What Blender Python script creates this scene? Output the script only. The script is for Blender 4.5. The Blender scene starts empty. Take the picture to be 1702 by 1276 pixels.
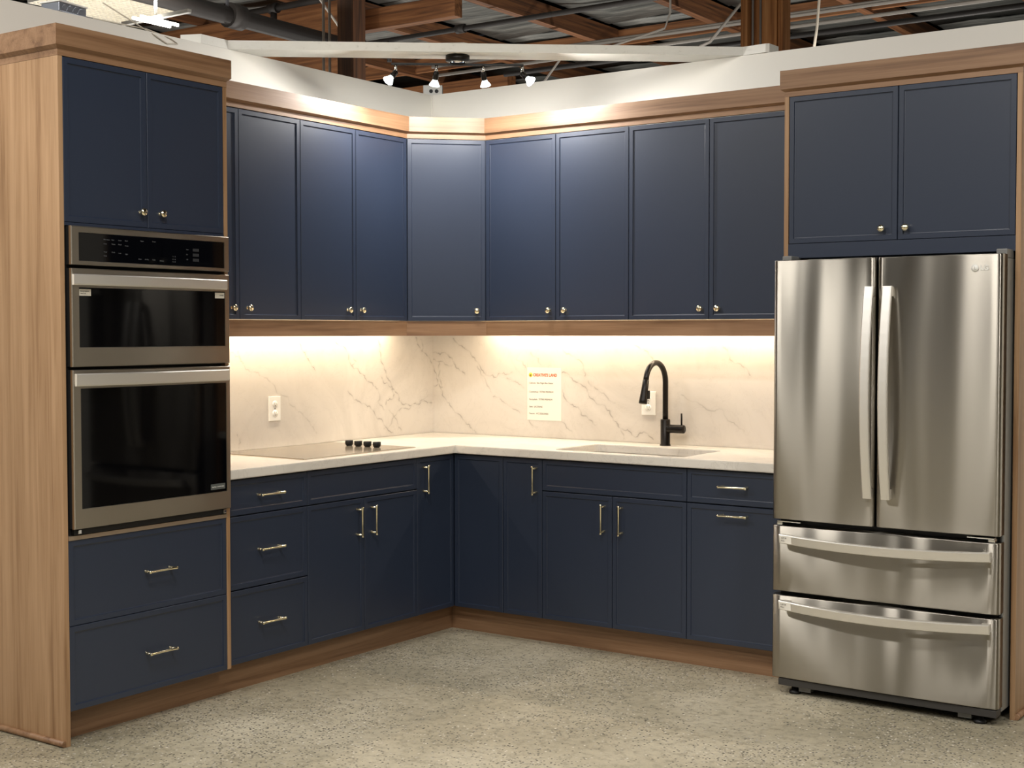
import bpy, bmesh, math, random
import numpy as np
from mathutils import Vector, Matrix
R = math.radians
SC = bpy.context.scene
COL = SC.collection
random.seed(7)

# ------------------------------------------------------------------ camera
cam_d = bpy.data.cameras.new('camera'); cam = bpy.data.objects.new('camera', cam_d)
COL.objects.link(cam); SC.camera = cam
FW = Vector((-0.57392, 0.81804, -0.03781)); RT = Vector((0.81864, 0.57430, -0.00091)); UP = Vector((-0.02097, 0.03148, 0.99928))
M = Matrix((RT, UP, -FW)).transposed().to_4x4(); M.translation = Vector((4.7002, -5.9363, 1.4628))
cam.matrix_world = M
cam_d.sensor_fit = 'HORIZONTAL'; cam_d.sensor_width = 36; cam_d.lens = 36 * 2280.3 / 1702
cam_d.clip_end = 200

# ------------------------------------------------------------------ world, lights, exposure
SC.view_settings.view_transform = 'Standard'; SC.view_settings.look = 'None'
SC.view_settings.exposure = 0.0; SC.view_settings.gamma = 1.0
try: SC.view_settings.use_curve_mapping = False
except Exception: pass
w = bpy.data.worlds.new('world'); SC.world = w; w.use_nodes = True
w.node_tree.nodes['Background'].inputs[0].default_value = (0.80, 0.84, 0.90, 1)
w.node_tree.nodes['Background'].inputs[1].default_value = 0.18

def area(name, loc, rot, sx, sy, power, color=(1, .93, .82), spread=180):
    l = bpy.data.lights.new(name, 'AREA'); l.shape = 'RECTANGLE'; l.size = sx; l.size_y = sy
    l.energy = power; l.color = color; l.spread = R(spread)
    o = bpy.data.objects.new(name, l); COL.objects.link(o); o.location = loc; o.rotation_euler = rot
    return o
# the showroom's ceiling luminaires, in rows in front of the kitchen (their housings are built below)
LUM = [(3.0, -4.2), (6.0, -3.2), (2.3, -7.4), (5.2, -7.2), (8.4, -5.4), (5.2, -10.4), (-0.6, -5.4)]
LUMZ = 4.35
LUMW = [104, 98, 82, 80, 80, 56, 165]
ROOF_FILL = [(-7.5, 2.6, 50), (-4.6, 3.2, 45), (-2.2, 4.2, 48), (1.2, 4.2, 48), (-4.5, 8.0, 60), (-.5, 8.5, 60), (-8, 7.5, 70)]
for x, y, e in ROOF_FILL:            # added lamps out of view, shining up to brighten the roof
    area('roof_fill_lamp', (x, y, 2.62), (R(180), 0, 0), 1.6, .12, e, (1, .95, .88))
for (x, y), e in zip(LUM, LUMW):
    area('ceiling_lamp', (x, y, LUMZ - .03), (0, 0, 0), 1.3, .35, e, (1, .96, .90))

SPOTW = (27, 30, 30, 27)      # the four bulbs of the spotlight bar, watts
LEDW = 8.4                     # each warm strip under the wall cabinets

# ------------------------------------------------------------------ materials
def lin(c):
    return tuple(((v / 255) / 12.92 if v / 255 <= .04045 else ((v / 255 + .055) / 1.055) ** 2.4) for v in c[:3]) + (1,)
MATS = {}
def mat(name, rgb=(128, 128, 128), rough=.5, metal=0, emit=None, estr=0, **kw):
    if name in MATS: return MATS[name]
    m = bpy.data.materials.new(name); m.use_nodes = True; MATS[name] = m
    b = m.node_tree.nodes['Principled BSDF']
    b.inputs['Base Color'].default_value = lin(rgb); b.inputs['Roughness'].default_value = rough
    b.inputs['Metallic'].default_value = metal
    if emit: b.inputs['Emission Color'].default_value = lin(emit); b.inputs['Emission Strength'].default_value = estr
    for k, v in kw.items(): b.inputs[k.replace('_', ' ')].default_value = v
    return m
def N(m, t, **kw):
    n = m.node_tree.nodes.new(t)
    for k, v in kw.items():
        if k in n.inputs: n.inputs[k].default_value = v
        else: setattr(n, k, v)
    return n
def LK(m, a, b): m.node_tree.links.new(a, b)
def ramp(m, fac, stops):
    r = N(m, 'ShaderNodeValToRGB'); e = r.color_ramp.elements
    e[0].position = stops[0][0]; e[0].color = stops[0][1]; e[1].position = stops[-1][0]; e[1].color = stops[-1][1]
    for p, c in stops[1:-1]:
        x = e.new(p); x.color = c
    LK(m, fac, r.inputs[0]); return r.outputs[0]
def coords(m, scale, obj=True):
    tc = N(m, 'ShaderNodeTexCoord'); mp = N(m, 'ShaderNodeMapping'); mp.inputs['Scale'].default_value = scale
    LK(m, tc.outputs['Object'], mp.inputs[0]); return mp.outputs[0]
def bump(m, h, strength, dist=.001):
    b = N(m, 'ShaderNodeBump'); b.inputs['Strength'].default_value = strength; b.inputs['Distance'].default_value = dist
    LK(m, h, b.inputs['Height']); LK(m, b.outputs[0], m.node_tree.nodes['Principled BSDF'].inputs['Normal'])

def wood(name, axis, light, mid, dark, rough=.45):
    m = mat(name, mid, rough); b = m.node_tree.nodes['Principled BSDF']
    s1 = [22, 22, 22]; s1[axis] = .8; s2 = [190, 190, 190]; s2[axis] = 4.5
    v = coords(m, s1)
    n1 = N(m, 'ShaderNodeTexNoise', Scale=1.0, Detail=5.0, Roughness=.55, Distortion=.6); LK(m, v, n1.inputs['Vector'])
    v2 = coords(m, s2)
    n2 = N(m, 'ShaderNodeTexNoise', Scale=1.0, Detail=3.0, Roughness=.6); LK(m, v2, n2.inputs['Vector'])
    mx = N(m, 'ShaderNodeMath', operation='MULTIPLY_ADD'); LK(m, n2.outputs[0], mx.inputs[0]); mx.inputs[1].default_value = .32
    LK(m, n1.outputs[0], mx.inputs[2])
    c = ramp(m, mx.outputs[0], [(.48, lin(dark)), (.62, lin(mid)), (.80, lin(light))])
    LK(m, c, b.inputs['Base Color'])
    bump(m, n2.outputs[0], .25, .0006)
    return m
WV = wood('oak laminate vertical', 2, (176, 142, 108), (160, 126, 92), (136, 102, 70))
WH = wood('oak laminate horizontal', 0, (150, 117, 88), (135, 102, 74), (112, 81, 56))
WR = wood('rough timber along x', 0, (150, 102, 64), (122, 78, 45), (86, 55, 33), .7)
WRY = wood('rough timber along y', 1, (128, 84, 50), (102, 64, 37), (70, 45, 27), .7)
WRZ = wood('rough upright timber lit tone', 2, (214, 154, 96), (190, 126, 70), (146, 90, 46), .7)  # paler than the roof timbers: light on the post's front put into colour

def navy_mat():
    m = mat('navy satin lacquer', (41, 50, 68), .36, Specular_IOR_Level=.6)
    n = N(m, 'ShaderNodeTexNoise', Scale=900.0, Detail=2.0); tc = N(m, 'ShaderNodeTexCoord'); LK(m, tc.outputs['Object'], n.inputs['Vector'])
    bump(m, n.outputs[0], .12, .0004)
    return m
NAVY = navy_mat()

def steel_mat(name, rgb, rough, wavy=0, axis_tangent='Z', aniso=.75):
    m = mat(name, rgb, rough, 1.0); b = m.node_tree.nodes['Principled BSDF']
    b.inputs['Anisotropic'].default_value = aniso; b.inputs['Anisotropic Rotation'].default_value = 0.25
    t = N(m, 'ShaderNodeTangent'); t.direction_type = 'RADIAL'; t.axis = axis_tangent
    LK(m, t.outputs[0], b.inputs['Tangent'])
    v = coords(m, (6, 6, 900)); n = N(m, 'ShaderNodeTexNoise', Scale=1.0, Detail=3.0); LK(m, v, n.inputs['Vector'])
    mr = N(m, 'ShaderNodeMapRange'); LK(m, n.outputs[0], mr.inputs[0]); mr.inputs[3].default_value = rough - .04; mr.inputs[4].default_value = rough + .05
    LK(m, mr.outputs[0], b.inputs['Roughness'])
    if wavy:
        v = coords(m, (4.5, 4.5, .5)); n2 = N(m, 'ShaderNodeTexNoise', Scale=1.0, Detail=1.0); LK(m, v, n2.inputs['Vector'])
        bump(m, n2.outputs[0], 1.0, wavy)
    return m
STEEL = steel_mat('brushed stainless steel', (172, 167, 158), .34, .02, 'Z', 1.0)
STEELH = mat('brushed steel handle', (240, 237, 231), .50, 1.0)
STEELO = steel_mat('oven stainless steel', (184, 177, 166), .30, .002, 'Z', .85)
STEELS = mat('steel cabinet side paint', (150, 150, 146), .45, .3)
GOLD = mat('polished pale brass', (248, 238, 206), .16, 1.0)
BLACKM = mat('matt black metal', (34, 30, 27), .35, .6)
BLACKP = mat('black plastic', (14, 14, 15), .5)
DARK = mat('dark void board', (10, 10, 12), .8)
CHROME = mat('chrome', (215, 215, 215), .08, 1.0)
WHITEP = mat('white plastic', (244, 243, 238), .4)
PAPER = mat('white paper', (240, 236, 226), .7)
GREYPL = mat('grey plastic hinge', (120, 120, 118), .4)
GALV = mat('galvanised steel', (150, 155, 165), .4, .8)
GLASSB = mat('black oven glass', (3, 3, 5), .05, Specular_IOR_Level=.24, Coat_Weight=.0)
WIREW = mat('white cable', (205, 196, 180), .6)
PIPE = mat('dark iron pipe', (34, 30, 28), .6)
COND = mat('grey conduit', (158, 152, 144), .5)
WPD = wood('dark post timber', 2, (112, 72, 42), (86, 54, 32), (60, 38, 22), .7)  # darker version of the upright timber, for the corner post
INKG = mat('grey print', (96, 88, 82), .8)
INKD = mat('dark print', (70, 64, 60), .8)
INKR = mat('orange red print', (206, 84, 22), .7)
INKY = mat('yellow print', (232, 204, 60), .7)
INKP = mat('panel legend print', (96, 98, 102), .5)
TUBE = mat('lit fluorescent tube', (255, 255, 255), .5, emit=(255, 248, 232), estr=14)
TUBEFAR = mat('lit tube over the aisle', (255, 255, 255), .5, emit=(255, 246, 226), estr=6)
BULB = mat('lit lamp face', (255, 255, 255), .3, emit=(255, 250, 236), estr=60)
BULBS = mat('lit lamp glass', (240, 255, 250), .1, emit=(240, 255, 250), estr=5)
LEDM = mat('lit warm strip', (255, 230, 180), .5, emit=(255, 214, 150), estr=8)

def wall_mat():
    m = mat('off white wall paint', (243, 240, 231), .6)
    n = N(m, 'ShaderNodeTexNoise', Scale=260.0, Detail=3.0); tc = N(m, 'ShaderNodeTexCoord'); LK(m, tc.outputs['Object'], n.inputs['Vector'])
    bump(m, n.outputs[0], .1, .001); return m
WALL = wall_mat()
def beam_mat():
    m = mat('white painted plank', (222, 220, 208), .55); b = m.node_tree.nodes['Principled BSDF']
    v = coords(m, (2, 30, 30)); n = N(m, 'ShaderNodeTexNoise', Scale=1.5, Detail=6.0, Roughness=.6); LK(m, v, n.inputs['Vector'])
    c = ramp(m, n.outputs[0], [(.26, lin((222, 220, 212))), (.38, lin((242, 240, 232))), (.8, lin((246, 245, 238)))])
    LK(m, c, b.inputs['Base Color']); bump(m, n.outputs[0], .4, .002); return m
BEAM = beam_mat()

def floor_mat():
    m = mat('polished aggregate concrete', (190, 180, 158), .42); b = m.node_tree.nodes['Principled BSDF']
    v = coords(m, (1, 1, 1))
    big = N(m, 'ShaderNodeTexNoise', Scale=1.1, Detail=4.0, Roughness=.6); LK(m, v, big.inputs['Vector'])
    base = ramp(m, big.outputs[0], [(.3, lin((140, 134, 114))), (.5, lin((168, 160, 138))), (.7, lin((192, 184, 163)))])
    med = N(m, 'ShaderNodeTexNoise', Scale=26.0, Detail=5.0, Roughness=.7); LK(m, v, med.inputs['Vector'])
    mc = ramp(m, med.outputs[0], [(.3, (.62, .62, .60, 1)), (.5, (1, 1, 1, 1)), (.75, (1.16, 1.15, 1.12, 1))])
    mx = N(m, 'ShaderNodeMixRGB', blend_type='MULTIPLY'); mx.inputs[0].default_value = 1; LK(m, base, mx.inputs[1]); LK(m, mc, mx.inputs[2])
    # exposed stones: voronoi cells, kept only where a patch mask says so
    vo = N(m, 'ShaderNodeTexVoronoi', Scale=95.0, Randomness=1.0); LK(m, v, vo.inputs['Vector'])
    sep = N(m, 'ShaderNodeSeparateColor'); LK(m, vo.outputs['Color'], sep.inputs[0])
    pm = N(m, 'ShaderNodeTexNoise', Scale=1.6, Detail=3.0, Roughness=.55); 
    mp = coords(m, (1, 1, 1)); ad = N(m, 'ShaderNodeVectorMath', operation='ADD'); LK(m, mp, ad.inputs[0]); ad.inputs[1].default_value = (7.3, 2.1, 0); LK(m, ad.outputs[0], pm.inputs['Vector'])
    thr = N(m, 'ShaderNodeMapRange'); LK(m, pm.outputs[0], thr.inputs[0]); thr.inputs[1].default_value = .38; thr.inputs[2].default_value = .66; thr.inputs[3].default_value = .06; thr.inputs[4].default_value = .85
    lt = N(m, 'ShaderNodeMath', operation='LESS_THAN'); LK(m, sep.outputs[0], lt.inputs[0]); LK(m, thr.outputs[0], lt.inputs[1])
    sz = N(m, 'ShaderNodeMath', operation='LESS_THAN'); LK(m, vo.outputs['Distance'], sz.inputs[0]); sz.inputs[1].default_value = .40
    mk = N(m, 'ShaderNodeMath', operation='MULTIPLY'); LK(m, lt.outputs[0], mk.inputs[0]); LK(m, sz.outputs[0], mk.inputs[1])
    sc = ramp(m, sep.outputs[1], [(0, lin((72, 70, 64))), (.55, lin((112, 108, 98))), (1, lin((214, 208, 194)))])
    m2 = N(m, 'ShaderNodeMixRGB'); LK(m, mk.outputs[0], m2.inputs[0]); LK(m, mx.outputs[0], m2.inputs[1]); LK(m, sc, m2.inputs[2])
    LK(m, m2.outputs[0], b.inputs['Base Color'])
    fn = N(m, 'ShaderNodeTexNoise', Scale=180.0, Detail=3.0); LK(m, v, fn.inputs['Vector']); bump(m, fn.outputs[0], .25, .002)
    return m
FLOOR = floor_mat()

def marble_mat(name, attr=True, rgb=(236, 230, 220)):
    m = mat(name, rgb, .22); b = m.node_tree.nodes['Principled BSDF']
    v = coords(m, (1, 1, 1))
    n = N(m, 'ShaderNodeTexNoise', Scale=2.2, Detail=7.0, Roughness=.62, Distortion=1.2); LK(m, v, n.inputs['Vector'])
    c = ramp(m, n.outputs[0], [(.32, lin(tuple(v_ - 10 for v_ in rgb))), (.5, lin(rgb)), (.7, lin(tuple(v_ + 5 for v_ in rgb)))])
    w2 = N(m, 'ShaderNodeTexNoise', Scale=3.1, Detail=8.0, Roughness=.6, Distortion=2.5); LK(m, v, w2.inputs['Vector'])
    vein = ramp(m, w2.outputs[0], [(.488, (0, 0, 0, 1)), (.5, (1, 1, 1, 1)), (.512, (0, 0, 0, 1))])
    k = N(m, 'ShaderNodeMath', operation='MULTIPLY'); LK(m, vein, k.inputs[0]); k.inputs[1].default_value = .10 if attr else .22
    out = N(m, 'ShaderNodeMixRGB'); LK(m, k.outputs[0], out.inputs[0]); LK(m, c, out.inputs[1]); out.inputs[2].default_value = lin((150, 142, 134))
    if attr:
        a = N(m, 'ShaderNodeAttribute'); a.attribute_name = 'vein'
        o2 = N(m, 'ShaderNodeMixRGB'); LK(m, a.outputs['Fac'], o2.inputs[0]); LK(m, out.outputs[0], o2.inputs[1]); o2.inputs[2].default_value = lin((120, 113, 106))
        out = o2
    LK(m, out.outputs[0], b.inputs['Base Color']); return m
MARBLE = marble_mat('veined white quartz', True, (217, 211, 204)); MARBLEC = marble_mat('white quartz worktop', False, (226, 221, 212))

def foil_mat():
    m = mat('grey foil roof lining', (104, 106, 106), .5, .15); b = m.node_tree.nodes['Principled BSDF']
    v = coords(m, (.7, 5, 5)); n = N(m, 'ShaderNodeTexNoise', Scale=2.0, Detail=5.0, Distortion=.8); LK(m, v, n.inputs['Vector'])
    c = ramp(m, n.outputs[0], [(.3, lin((74, 76, 74))), (.55, lin((108, 109, 105))), (.8, lin((160, 157, 150)))])
    LK(m, c, b.inputs['Base Color']); bump(m, n.outputs[0], 1.0, .03); return m
FOIL = foil_mat()
BACKW = mat('dim far wall', (34, 38, 48), .8)
SHOWW = mat('warm grey showroom wall', (196, 188, 174), .7)
SHOWD = mat('dark reflection board', (84, 78, 72), .6)

# ------------------------------------------------------------------ mesh helpers
def box(bm, x0, x1, y0, y1, z0, z1, bev=0):
    vs = [bm.verts.new((x, y, z)) for z in (z0, z1) for y in (y0, y1) for x in (x0, x1)]
    fs = [(0, 2, 3, 1), (4, 5, 7, 6), (0, 1, 5, 4), (1, 3, 7, 5), (3, 2, 6, 7), (2, 0, 4, 6)]
    faces = [bm.faces.new([vs[i] for i in f]) for f in fs]
    if bev:
        es = list({e for f in faces for e in f.edges})
        bmesh.ops.bevel(bm, geom=es, offset=bev, segments=2, affect='EDGES', profile=.6)
    return bm
def ring(p, ax, r, n, start=0):
    ax = Vector(ax).normalized(); a = ax.orthogonal().normalized(); b = ax.cross(a)
    return [Vector(p) + (a * math.cos(2 * math.pi * i / n + start) + b * math.sin(2 * math.pi * i / n + start)) * r for i in range(n)]
def cyl(bm, p0, p1, r0, r1=None, n=16, cap=True):
    return lathe(bm, p0, Vector(p1) - Vector(p0), [(0, r0), ((Vector(p1) - Vector(p0)).length, r0 if r1 is None else r1)], n, cap)
def lathe(bm, p, ax, prof, n=20, cap=True):
    ax = Vector(ax).normalized(); rs = []
    for h, r in prof: rs.append([bm.verts.new(c) for c in ring(Vector(p) + ax * h, ax, max(r, 1e-5), n)])
    for a, b in zip(rs, rs[1:]):
        for i in range(n):
            f = bm.faces.new((a[i], a[(i + 1) % n], b[(i + 1) % n], b[i])); f.smooth = True
    if cap:
        bm.faces.new(list(reversed(rs[0]))); bm.faces.new(rs[-1])
    return bm
def tube(bm, pts, r, n=10, cap=True):
    pts = [Vector(p) for p in pts]; rs = []
    t0 = (pts[1] - pts[0]).normalized(); a = t0.orthogonal().normalized()
    for i, p in enumerate(pts):
        t = (pts[min(i + 1, len(pts) - 1)] - pts[max(i - 1, 0)]).normalized()
        a = (a - t * a.dot(t)).normalized(); b = t.cross(a)
        rr = r[i] if isinstance(r, (list, tuple)) else r
        rs.append([bm.verts.new(p + (a * math.cos(2 * math.pi * k / n) + b * math.sin(2 * math.pi * k / n)) * rr) for k in range(n)])
    for A, B in zip(rs, rs[1:]):
        for i in range(n):
            f = bm.faces.new((A[i], A[(i + 1) % n], B[(i + 1) % n], B[i])); f.smooth = True
    if cap: bm.faces.new(list(reversed(rs[0]))); bm.faces.new(rs[-1])
    return bm
def prism(bm, pts, z0, z1):
    lo = [bm.verts.new((x, y, z0)) for x, y in pts]; hi = [bm.verts.new((x, y, z1)) for x, y in pts]; n = len(pts)
    bm.faces.new(list(reversed(lo))); bm.faces.new(hi)
    for i in range(n): bm.faces.new((lo[i], lo[(i + 1) % n], hi[(i + 1) % n], hi[i]))
    return bm
def NB(): return bmesh.new()
def link(name, bm, m, parent=None, loc=(0, 0, 0), rot=(0, 0, 0), label=None):
    bmesh.ops.recalc_face_normals(bm, faces=bm.faces)
    me = bpy.data.meshes.new(name); bm.to_mesh(me); bm.free(); me.materials.append(m)
    o = bpy.data.objects.new(name, me); COL.objects.link(o); o.location = loc; o.rotation_euler = rot
    if parent: o.parent = parent
    if label: o['label'] = label
    return o
def tag(o, label, cat, group=None):
    o['label'] = label; o['category'] = cat
    if group: o['group'] = group
    return o
def thing(name, label, cat, loc=(0, 0, 0), rz=0, group=None):
    o = bpy.data.objects.new(name, None); COL.objects.link(o); o.empty_display_size = .1
    o.location = loc; o.rotation_euler = (0, 0, rz); return tag(o, label, cat, group)
def struct(o): o['kind'] = 'structure'; return o
def text(s, size, m, parent, loc, rot=(R(90), 0, 0), name='lettering', align='LEFT', depth=.0003, bold=0, sx=1):
    c = bpy.data.curves.new(name, 'FONT'); c.body = s; c.size = size; c.align_x = align; c.extrude = depth; c.offset = bold; c.resolution_u = 3
    t = bpy.data.objects.new(name, c); COL.objects.link(t)
    bpy.context.view_layer.update()
    me = bpy.data.meshes.new_from_object(t.evaluated_get(bpy.context.evaluated_depsgraph_get())); bpy.data.objects.remove(t)
    me.materials.clear(); me.materials.append(m)
    o = bpy.data.objects.new(name, me); COL.objects.link(o); o.parent = parent; o.location = loc; o.rotation_euler = rot; o.scale = (sx, 1, 1)
    return o

# ------------------------------------------------------------------ setting: floor, walls, roof
WT = 2.757                                   # top of the partition walls
struct(link('floor', box(NB(), -22, 16, -18, 22, -.1, 0), FLOOR))
struct(link('wall_left', box(NB(), -.12, 0, -4.6, .12, 0, WT), WALL))
struct(link('wall_right', box(NB(), .0, 4.6, 0, .12, 0, WT), WALL))
struct(link('trim_1', box(NB(), -.001, .006, -.006, .001, 2.5, WT - .002), WALL))
# warehouse shell around the showroom
struct(link('wall_far_left', box(NB(), -18.2, -18, -18, 22, 0, 6.2), BACKW))
struct(link('wall_far_back', box(NB(), -18, 16, 21.8, 22, 0, 6.2), BACKW))
struct(link('wall_far_right', box(NB(), 13.8, 14, -18, 22, 0, 6.2), SHOWW))
struct(link('wall_behind_camera', box(NB(), -18, 14, -15.2, -15, 0, 6.2), SHOWW))
DAY = mat('daylight behind glass', (235, 242, 255), .5, emit=(225, 236, 255), estr=5.5)
win = struct(link('window_1', box(NB(), -4.3, -3.6, -15.0, -14.9, .0, 4.4), WHITEP))
struct(link('pane', box(NB(), -4.2, -3.7, -14.9, -14.88, .05, 4.3), DAY, win))
win = struct(link('window_2', box(NB(), -1.42, -1.2, -15.0, -14.9, .0, 4.4), WHITEP))
struct(link('pane', box(NB(), -1.345, -1.285, -14.9, -14.88, .05, 4.3), DAY, win))

for i, (x0, x1, y, h, m_) in enumerate([(-8.5, -6.2, -12, 3.0, SHOWD), (-3.2, -2.1, -12.4, 3.2, SHOWD), (.2, 1.3, -12.2, 3.0, SHOWD), (2.2, 3.0, -11.6, 2.8, SHOWD), (3.4, 6.0, -12.6, 3.0, SHOWW)]):
    struct(link('wall_reflected', box(NB(), x0, x1, y - .12, y, 0, h), m_))  # unseen boards added to put light and dark bands into the refrigerator's reflections
ceil = struct(link('ceiling', box(NB(), -18, 14, -18, 22, 5.35, 5.45), BACKW))
bmq = box(NB(), -.045, .045, -9, 9, 0, .30, .004); pm = None
px = [-4.13 + 1.62 * i for i in range(-8, 11)]
first = None
for i, x in enumerate(px):
    for yc in (13, -5.1):
        if first is None:
            first = link('purlin', box(NB(), -.055, .055, -9, 9, 0, .22), WRY, ceil, (x, yc, 4.99)); continue
        o = first.copy(); COL.objects.link(o); o.location = (x, yc, 4.99)
# foil panels between the purlins, each sagging a little on its own
first = []
def foil_bm(seed):
    rr = random.Random(seed); bm = NB(); nx, ny = 5, 5; g = []
    for j in range(ny):
        g.append([bm.verts.new((-.75 + 1.5 * i / (nx - 1), -1.19 + 2.38 * j / (ny - 1), (-.05 * math.sin(math.pi * i / (nx - 1)) * math.sin(math.pi * j / (ny - 1)) + rr.uniform(-.012, .012)))) for i in range(nx)])
    for j in range(ny - 1):
        for i in range(nx - 1):
            f = bm.faces.new((g[j][i], g[j][i + 1], g[j + 1][i + 1], g[j + 1][i])); f.smooth = True
    r = bmesh.ops.extrude_face_region(bm, geom=bm.faces[:]); bmesh.ops.translate(bm, verts=[v for v in r['geom'] if isinstance(v, bmesh.types.BMVert)], vec=(0, 0, .02))
    return bm
for k in range(3): first.append(None)
n = 0
for i in range(2, 14):
    for j in range(8):
        k = (i * 3 + j * 5) % 3; loc = (px[i] + .81, 2.6 + 2.42 * j, 5.24)
        if first[k] is None: first[k] = link('roof_panel', foil_bm(k), FOIL, ceil, loc)
        else:
            o = first[k].copy(); COL.objects.link(o); o.location = loc
# cross blocking and deep girders along x
def girder(x0, x1, y, z0, z1, t=.13):
    return link('girder', box(NB(), x0, x1, y - t / 2, y + t / 2, z0, z1, .006), WR, ceil)
girder(-17.9, -4.08, 5.61, 4.76, 4.985)
girder(-17.9, -5.05, 5.1, 4.2, 4.985, .15)
girder(-17.9, -6.2, 9.6, 4.3, 4.985, .2)
girder(-17.9, -2.6, 14.6, 4.55, 4.99)
girder(-17.9, 3.0, 20.4, 4.4, 4.99)
for i in range(3, 13):
    for y in (8.9, 16.6): link('blocking', box(NB(), px[i] + .056, px[i + 1] - .056, y - .03, y + .03, 5.02, 5.2), WR, ceil)

for i, (x, y, e) in enumerate(ROOF_FILL):
    struct(link('wall_added', box(NB(), x - 1.1, x + 1.1, y - .06, y + .06, 0, 2.5), WALL))  # unseen partition, added to carry the lamp that brightens the roof
    t_ = link('roof_fill_light', box(NB(), x - .82, x + .82, y - .075, y + .075, 2.502, 2.60), WHITEP)
    tag(t_, 'added white fill light hidden behind the kitchen, on the added partition ' + ['far left', 'just behind the left wall', 'behind the corner', 'behind the right wall', 'deep behind the corner', 'deep behind the timber post', 'deep at far left'][i], 'lamp', 'added fill lights on unseen partitions')

# ------------------------------------------------------------------ things above and behind the partition
post = thing('timber_post', 'tall brown timber post with two pale conduits, rising behind the right partition wall', 'post', (1.03, 2.06, 0))
link('board', box(NB(), .0, .1, -.06, .06, 0, 5.2, .004), WRZ, post)
link('board', box(NB(), .104, .135, -.05, .07, 0, 5.2, .004), WRZ, post)
link('board', box(NB(), -.148, -.102, -.05, .07, 0, 5.2, .004), WRZ, post)
link('board', box(NB(), -.102, 0, .02, .06, 0, 5.2), WRZ, post)
link('conduit', cyl(NB(), (-.088, 0, .0), (-.088, 0, 5.2), .008, n=8), COND, post)
link('conduit', cyl(NB(), (-.035, 0, .0), (-.035, 0, 5.2), .008, n=8), COND, post)
link('clamp', box(NB(), -.098, -.055, -.012, .004, 3.2, 3.215), GALV, post)
post = thing('timber_post', 'dark timber post behind the corner where the two partition walls meet', 'post', (-3.25, 3.0, 0))
link('board', box(NB(), -.09, .09, -.08, .08, 0, 5.1, .004), WPD, post)
link('conduit', cyl(NB(), (-.16, -.1, 0), (-.16, -.1, 5.1), .012, n=8), COND, post)
link('conduit', cyl(NB(), (-.23, -.1, 0), (-.23, -.1, 5.1), .012, n=8), COND, post)

bp_ = thing('drain_pipe', 'thick black iron pipe slung under the roof at upper left', 'pipe', (-5.1, 2.7, 4.5))
link('run', tube(NB(), [(0, -6, .02), (0, 2.45, -.03)], .085, 16), PIPE, bp_)
link('coupling', tube(NB(), [(0, .62, -.012), (0, .80, -.015)], .12, 16), PIPE, bp_)
link('hanger', box(NB(), -.01, .01, .6, .63, 0, .5), GALV, bp_)
sp = thing('sprinkler_pipe', 'thin dark sprinkler pipe crossing under the roof above the corner beam', 'pipe', (0, 4.95, 4.45))
link('run', tube(NB(), [(-4.98, 0, 0), (9, 0, 0)], .026, 10), PIPE, sp)
for x in (-4.9, -3.6): link('coupling', tube(NB(), [(x, 0, 0), (x + .1, 0, 0)], .045, 10), PIPE, sp)
link('drop', tube(NB(), [(-4.47, 0, 0), (-4.47, 0, -.22)], .024, 8), PIPE, sp)
sp = thing('sprinkler_pipe', 'thin dark sprinkler pipe at upper left joining the thick black pipe', 'pipe', (-5.1, 4.35, 4.80))
link('run', tube(NB(), [(-1.25, 0, 0), (3.2, 0, 0)], .034, 10), PIPE, sp)
link('drop', tube(NB(), [(-.415, 0, 0), (-.415, 0, -.26)], .034, 8), PIPE, sp)
link('coupling', tube(NB(), [(-.47, 0, 0), (-.36, 0, 0)], .055, 10), PIPE, sp)
sp = thing('sprinkler_pipe', 'thin dark pipe running farthest back, seen either side of the timber post', 'pipe', (0, 7.6, 4.55))
link('run', tube(NB(), [(-4.9, 0, 0), (9, 0, 0)], .03, 8), PIPE, sp)
cd = thing('conduit_run', 'pair of parallel grey conduits crossing left of the timber post', 'conduit', (0, 6.2, 4.42))
link('conduit', tube(NB(), [(-4.9, 0, 0), (9, 0, 0)], .018, 8), COND, cd)
link('conduit', tube(NB(), [(-4.9, .05, -.09), (9, .05, -.09)], .018, 8), COND, cd)
link('conduit', tube(NB(), [(-4.9, .4, .12), (9, .4, .12)], .016, 8), COND, cd)
def cable(label, pts, r=.012, m=COND):
    o = link('cable', tube(NB(), pts, r, 6), m); return tag(o, label, 'cable')
cable('pale cable bent in a shallow zigzag right of centre, above the corner beam', [(-3.3, 6.0, 4.02), (-3.05, 6.0, 4.28), (-2.6, 6.0, 4.30), (-1.9, 6.1, 4.45), (-1.84, 6.1, 4.6), (-1.84, 6.1, 5.18)], .012)
cable('pale hooked conduit end just left of the timber post', [(-1.05, 5.2, 4.02), (-.95, 5.2, 4.05), (-.6, 5.2, 4.4)], .014)
cable('straight pale conduit slanting down at upper left of centre', [(-4.9, 4.0, 4.99), (-4.9, 4.0, 4.78), (-4.6, 4.05, 4.72), (-4.3, 4.25, 4.2)], .014)
cable('white cable hanging in a wavy line right of the timber post', [(.4, 4.6, 4.62), (.33, 4.6, 4.4), (.3, 4.6, 4.3), (.33, 4.6, 4.15), (.31, 4.6, 3.9), (.28, 4.6, 3.7)], .012, WIREW)
cable('white cable looped in a hook beside the purlin at upper right', [(.55, 4.6, 4.46), (.66, 4.6, 4.42), (.76, 4.6, 4.46), (.86, 4.6, 4.6)], .014, WIREW)
cable('thin white cable curving out of the top of the corner beam', [(.60, -.88, 2.797), (.68, -.82, 2.815), (.78, -.74, 2.82), (.86, -.68, 2.797)], .004, WIREW)
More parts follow.
